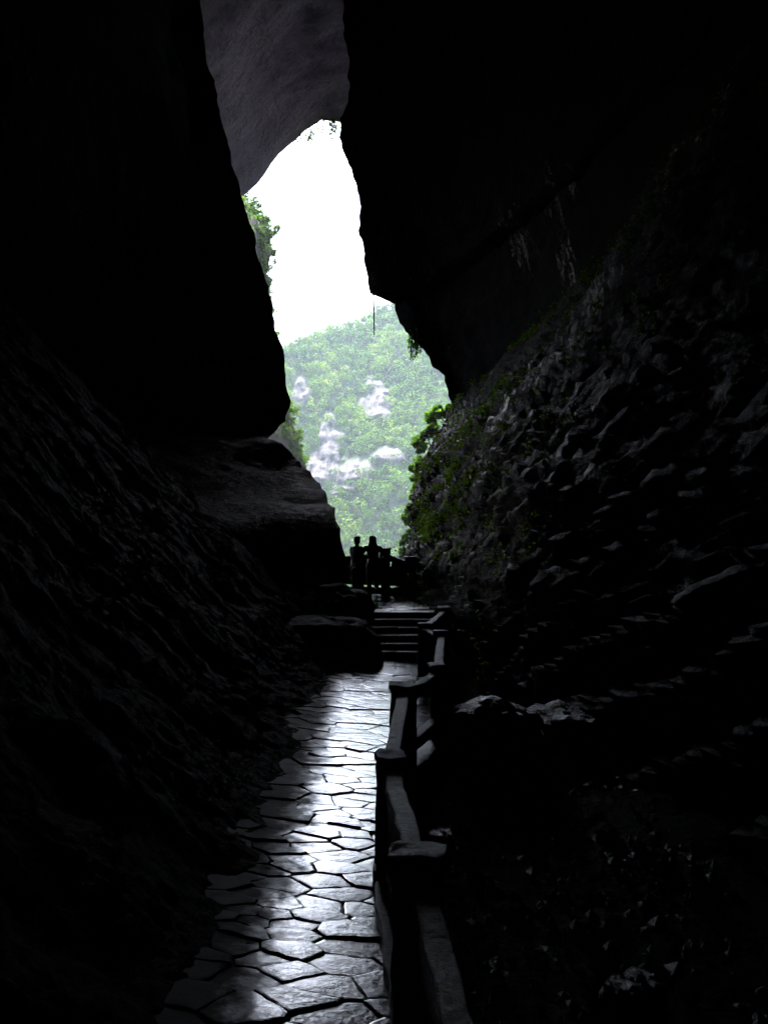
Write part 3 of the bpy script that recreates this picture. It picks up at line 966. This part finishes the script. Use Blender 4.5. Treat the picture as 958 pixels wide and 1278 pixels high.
# ------------------------------------------------------------------ shrubs and moss on the right-hand rock, hanging plants
def stem_mesh(pts, r0, r1, parent, name='stem', material=None):
    n = 6
    V, Fc = [], []
    for i, p in enumerate(pts):
        r_ = r0 + (r1 - r0) * i / max(1, len(pts) - 1)
        for k in range(n):
            a = 2 * math.pi * k / n
            V.append((p[0] + r_ * math.cos(a), p[1] + r_ * math.sin(a), p[2]))
    for i in range(len(pts) - 1):
        for k in range(n):
            Fc.append((i * n + k, i * n + (k + 1) % n, (i + 1) * n + (k + 1) % n, (i + 1) * n + k))
    return mesh_obj(name, V, Fc, material or M['bark'], parent, smooth=True)
def shrub(px, row, D, clumps, leaf, label, seed, group=None, material='shrub', count=42, stem=True, name='shrub', cat='shrub'):
    base = P(px, row, D)
    root = empty(name, base)
    tag(root, label, cat, group)
    r = np.random.default_rng(seed)
    cen, rad = [], []
    for (dx, dz, s) in clumps:                 # metres from the base
        for k in range(4):
            cen.append((dx + r.normal() * s * 0.4, r.normal() * s * 0.5, dz + r.normal() * s * 0.4))
            q = s * r.uniform(0.45, 0.8); rad.append((q, q, q * 0.85))
    V, Q = leaf_cloud(cen, rad, count, leaf, 0.4, seed, 0.3)
    np_mesh('foliage', V, Q, M[material], root, smooth=False)
    if stem:
        for (dx, dz, s) in clumps[:4]:
            stem_mesh([(0.2, 0.1, -0.3), (dx * 0.5, 0, dz * 0.5), (dx, 0, dz)], 0.05, 0.02, root)
    return root
shrub(556, 530, 66, [(-0.5, 0.3, 0.75), (0.1, 0.9, 0.5), (-0.9, -0.5, 0.6), (-0.6, 1.0, 0.4), (-1.0, 0.2, 0.4)], (0.13, 0.28), 'bright green shrub in the notch where ledge meets overhanging wall', 61, count=70)
shrub(538, 562, 65, [(-0.4, 0.3, 0.7), (-0.7, -0.7, 0.6), (-0.3, 1.1, 0.5), (-1.0, 0.5, 0.45), (-0.9, -1.3, 0.4)], (0.13, 0.28), 'drooping leafy shrub on the rock edge below the notch', 62, count=70)
shrub(525, 598, 64.5, [(-0.3, 0.1, 0.6), (-0.5, -0.6, 0.5), (-0.1, 0.7, 0.45)], (0.12, 0.24), 'yellow green shrub halfway down the rock edge', 63, count=70)
shrub(517, 640, 64, [(-0.1, 0.4, 0.6), (-0.4, -0.5, 0.65), (0.1, 1.0, 0.5), (-0.2, -1.2, 0.5)], (0.12, 0.24), 'lush bright shrub low on the rock edge above the railing', 64, count=70)
shrub(514, 678, 63.5, [(-0.2, 0.2, 0.5), (0.1, 0.4, 0.4), (-0.4, -0.4, 0.5)], (0.10, 0.22), 'small leafy bush at the rock foot just above the railing', 65, count=70)

# moss growing in streaks on the ledge surface
LGs = LG[:, 3:]
LGn = grid_normals(LGs); LGn *= np.sign((LGn[:, :, 0] * -1).mean())
lp, ln = LGs.reshape(-1, 3), LGn.reshape(-1, 3)
lpx = 479 + F * lp[:, 0] / np.maximum(lp[:, 1], 0.5); lrow = 654 - F * (lp[:, 2] - EYE) / np.maximum(lp[:, 1], 0.5)
MOSS = [(628, 488, 26, 8), (640, 482, 22, 6), (603, 516, 22, 8), (585, 540, 20, 7), (572, 552, 14, 7), (622, 540, 20, 7), (610, 550, 16, 6),
        (570, 582, 16, 6), (560, 604, 14, 4), (580, 606, 18, 4), (572, 690, 16, 6), (540, 616, 12, 6), (700, 665, 22, 5), (686, 700, 26, 5),
        (650, 474, 24, 6), (612, 590, 18, 4), (530, 655, 10, 6), (560, 640, 14, 4), (660, 740, 24, 5), (545, 575, 12, 6)]
wgt = np.zeros(len(lp))
for (mx_, my_, L_, w_) in MOSS:
    dx, dy = lpx - mx_, lrow - my_
    c45, s45 = math.cos(0.85), math.sin(0.85)
    u, v = dx * c45 - dy * s45, dx * s45 + dy * c45
    wgt = np.maximum(wgt, 1.2 - np.hypot(u / L_, v / w_))
wgt += fbm(lp * 1.5, 4, 777) * 0.9
ok = np.where((wgt > 0.25) & (lp[:, 1] > 17))[0]
r = np.random.default_rng(77)
pick = r.choice(ok, 26000)
jit = r.normal(size=(26000, 3)) * np.array([0.08, 0.12, 0.06])
cen = lp[pick] + jit + ln[pick] * r.uniform(0.0, 0.10, (26000, 1))
V, Q = leaf_cloud(cen, np.full((26000, 3), 0.03), 1, (0.025, 0.07), 0.5, 78, 0.2)
tag(np_mesh('moss', V, Q, M['moss'], smooth=False), 'green moss and small ferns in streaks on the wet sloping ledge', 'moss', kind='stuff')

def hanging(px, row, D, n, length, spread, label, seed, leaf=(0.04, 0.09), name='hanging_plant'):
    base = P(px, row, D)
    root = empty(name, base)
    tag(root, label, 'plant')
    r = np.random.default_rng(seed)
    cen, rad = [], []
    for i in range(n):
        dx = r.normal() * spread; dy = r.normal() * 0.3
        L = length * r.uniform(0.4, 1.0)
        stem_mesh([(dx, dy, 0.5), (dx + r.normal() * 0.08, dy, -L * 0.5), (dx + r.normal() * 0.15, dy, -L)], 0.03, 0.012, root)
        for t in np.linspace(0, 1, 5):
            cen.append((dx + r.normal() * 0.08, dy, -L * t)); q = 0.16 + 0.14 * r.random(); rad.append((q, q, q))
    V, Q = leaf_cloud(cen, rad, 7, leaf, 0.0, seed, 0.2)
    np_mesh('foliage', V, Q, M['shrub'], root, smooth=False)
hanging(513, 392, 50.2, 9, 1.4, 0.22, 'green plants hanging from the stepped edge of the overhanging wall', 81, (0.04, 0.10))
hanging(519, 425, 50.0, 7, 0.9, 0.2, 'green tuft trailing lower on the edge of the overhanging wall', 82, (0.04, 0.10))
hanging(412, 152, 59.9, 8, 1.2, 0.3, 'twigs hanging at the very top corner of the arch', 83, (0.05, 0.11))
hanging(380, 163, 59.9, 9, 0.9, 0.6, 'twigs hanging along the slanting lip of the arch roof', 84, (0.05, 0.11))
vb = P(466, 352, 66.5)
vine = stem_mesh([tuple(P(466 + dx, rw, 51.3)) for dx, rw in ((0, 350), (-0.3, 365), (0.2, 380), (0.6, 398), (0.9, 418))], 0.055, 0.03, None, 'hanging_vine')
tag(vine, 'single thin vine hanging straight down in front of the hazy hill', 'vine')

# ------------------------------------------------------------------ person at the landing railing
def skin_body(name, joints, edges, material, parent, root=0, sub=2):
    me = bpy.data.meshes.new(name)
    me.from_pydata([j[0] for j in joints], edges, [])
    o = link(bpy.data.objects.new(name, me))
    m = o.modifiers.new('Skin', 'SKIN')
    for i, j in enumerate(joints):
        s = me.skin_vertices[0].data[i]
        s.radius = j[1] if isinstance(j[1], tuple) else (j[1], j[1])
        s.use_root = (i == root)
    m.use_smooth_shade = True
    sb = o.modifiers.new('Sub', 'SUBSURF'); sb.levels = sub; sb.render_levels = sub
    dg = bpy.context.evaluated_depsgraph_get()
    me2 = bpy.data.meshes.new_from_object(o.evaluated_get(dg))
    bpy.data.objects.remove(o)
    me2.materials.clear(); me2.materials.append(material)
    ob = bpy.data.objects.new(name, me2)
    return link(ob, parent)
PZ0 = LZ + 0.115
def make_person(px, row, y, rz, label, long_hair):
    pp = P(px, row, y)
    person = empty('person', (pp.x, y, PZ0), rz)
    tag(person, label, 'person')
    sc_ = (pp.z - PZ0) / 1.66
    person.scale = (sc_, sc_, sc_)
    J = [((0, 0, 0.90), (0.15, 0.11)), ((0, 0.0, 1.08), (0.13, 0.10)), ((0, 0.02, 1.28), (0.17, 0.11)), ((0, 0.03, 1.37), (0.09, 0.07)), ((0, 0.04, 1.43), 0.056), ((0, 0.06, 1.52), (0.085, 0.1)), ((0, 0.06, 1.585), (0.065, 0.08)),
         ((-0.19, 0.02, 1.31), 0.058), ((-0.31, 0.08, 1.12), 0.045), ((-0.37, 0.26, 1.18), 0.034), ((-0.385, 0.34, 1.20), (0.035, 0.02)),
         ((0.19, 0.02, 1.31), 0.058), ((0.28, 0.0, 1.08), 0.045), ((0.23, 0.2, 1.05), 0.034), ((0.21, 0.29, 1.06), (0.035, 0.02)),
         ((-0.09, 0, 0.80), 0.095), ((-0.10, 0.02, 0.47), 0.062), ((-0.10, -0.02, 0.09), 0.042), ((-0.11, 0.12, 0.035), (0.042, 0.03)),
         ((0.09, 0, 0.80), 0.095), ((0.11, 0.05, 0.47), 0.062), ((0.10, 0.0, 0.09), 0.042), ((0.12, 0.14, 0.035), (0.042, 0.03))]
    E = [(0, 1), (1, 2), (2, 3), (3, 4), (4, 5), (5, 6), (2, 7), (7, 8), (8, 9), (9, 10), (2, 11), (11, 12), (12, 13), (13, 14), (0, 15), (15, 16), (16, 17), (17, 18), (0, 19), (19, 20), (20, 21), (21, 22)]
    skin_body('body', J, E, M['skin'], person)
    def fingers(sx, wrist):
        for k, (dx, L) in enumerate(((-0.024, 0.055), (-0.008, 0.066), (0.009, 0.062), (0.024, 0.048))):
            a = Vector(wrist) + Vector((dx, 0.03, 0.0)); b = a + Vector((0, L * 0.55, 0.004)); c = b + Vector((0, L * 0.4, -0.018))
            skin_body('finger', [(tuple(a), 0.009), (tuple(b), 0.008), (tuple(c), 0.007)], [(0, 1), (1, 2)], M['skin'], person, 0, 1)
        a = Vector(wrist) + Vector((0.03 * -sx, 0.0, -0.002)); b = a + Vector((0.025 * -sx, 0.03, 0)); c = b + Vector((0.002, 0.025, -0.01))
        skin_body('thumb', [(tuple(a), 0.010), (tuple(b), 0.009), (tuple(c), 0.008)], [(0, 1), (1, 2)], M['skin'], person, 0, 1)
    fingers(-1, (-0.385, 0.34, 1.20)); fingers(1, (0.21, 0.29, 1.06))
    JJ = [((0, 0, 0.86), (0.175, 0.135)), ((0, 0, 1.08), (0.155, 0.125)), ((0, 0.02, 1.28), (0.19, 0.13)), ((0, 0.03, 1.38), (0.10, 0.085)),
          ((-0.20, 0.02, 1.31), 0.075), ((-0.31, 0.08, 1.12), 0.062), ((-0.36, 0.24, 1.175), 0.048),
          ((0.20, 0.02, 1.31), 0.075), ((0.285, 0.0, 1.08), 0.062), ((0.235, 0.18, 1.05), 0.048)]
    skin_body('jacket', JJ, [(0, 1), (1, 2), (2, 3), (2, 4), (4, 5), (5, 6), (2, 7), (7, 8), (8, 9)], M['jacket'], person)
    TT = [((0, 0, 0.90), (0.155, 0.12)), ((-0.09, 0, 0.80), 0.11), ((-0.10, 0.02, 0.47), 0.08), ((-0.10, -0.02, 0.10), 0.062),
          ((0.09, 0, 0.80), 0.11), ((0.11, 0.05, 0.47), 0.08), ((0.10, 0.0, 0.10), 0.062)]
    skin_body('trousers', TT, [(0, 1), (1, 2), (2, 3), (0, 4), (4, 5), (5, 6)], M['trousers'], person)
    def lathe_hair():
        prof = [(1.655, 0.0, 0.0), (1.65, 0.035, 0.04), (1.625, 0.075, 0.085), (1.585, 0.098, 0.108), (1.53, 0.106, 0.112), (1.46, 0.112, 0.10),
                (1.39, 0.125, 0.085), (1.32, 0.125, 0.07), (1.25, 0.10, 0.055), (1.20, 0.0, 0.0)] if long_hair else \
               [(1.66, 0.0, 0.0), (1.655, 0.035, 0.045), (1.638, 0.066, 0.078), (1.605, 0.088, 0.10), (1.56, 0.097, 0.108), (1.51, 0.095, 0.104), (1.46, 0.082, 0.085), (1.43, 0.06, 0.06), (1.42, 0.0, 0.0)]
        V, Fc, n = [], [], 20
        for i, (z, rx, ry) in enumerate(prof):
            for k in range(n):
                a = 2 * math.pi * k / n
                front = max(0.0, math.sin(a))
                yy = ry * math.sin(a) * (1.0 if z > 1.6 else 1.0 - 0.55 * front)        # the face stays free
                back = -0.10 * max(0, (1.5 - z) / 0.3)
                V.append((rx * math.cos(a) * (1 + 0.05 * math.sin(7 * a + z * 30)), 0.05 + yy + back, z))
        for i in range(len(prof) - 1):
            for k in range(n):
                Fc.append((i * n + k, i * n + (k + 1) % n, (i + 1) * n + (k + 1) % n, (i + 1) * n + k))
        mesh_obj('hair', V, Fc, M['hair'], person, smooth=True)
    lathe_hair()
    return person
make_person(465, 668, 25.3, 0.15, 'person with long dark hair in a dark jacket by the landing railing', True)
make_person(444, 669, 25.2, -0.9, 'short haired person in dark clothes turned towards the long haired person', False)

# ------------------------------------------------------------------ haze in the gorge
def haze():
    x0, x1, y0, y1, z0, z1 = -930, 930, -65, 1330, -62, 330
    V = [(x, y, z) for x in (x0, x1) for y in (y0, y1) for z in (z0, z1)]
    Fc = [(0, 1, 3, 2), (4, 6, 7, 5), (0, 4, 5, 1), (2, 3, 7, 6), (0, 2, 6, 4), (1, 5, 7, 3)]
    m = bpy.data.materials.new('haze_air'); m.use_nodes = True
    nt = m.node_tree
    nt.nodes.remove(nt.nodes['Principled BSDF'])
    pv = nt.nodes.new('ShaderNodeVolumePrincipled')
    pv.inputs['Color'].default_value = (0.75, 0.87, 1.0, 1)
    pv.inputs['Density'].default_value = 0.00034
    pv.inputs['Anisotropy'].default_value = 0.0
    nt.links.new(pv.outputs['Volume'], nt.nodes['Material Output'].inputs['Volume'])
    o = mesh_obj('haze', V, Fc, m)
    tag(o, 'pale mist hanging in the gorge', 'haze', kind='stuff')
haze()
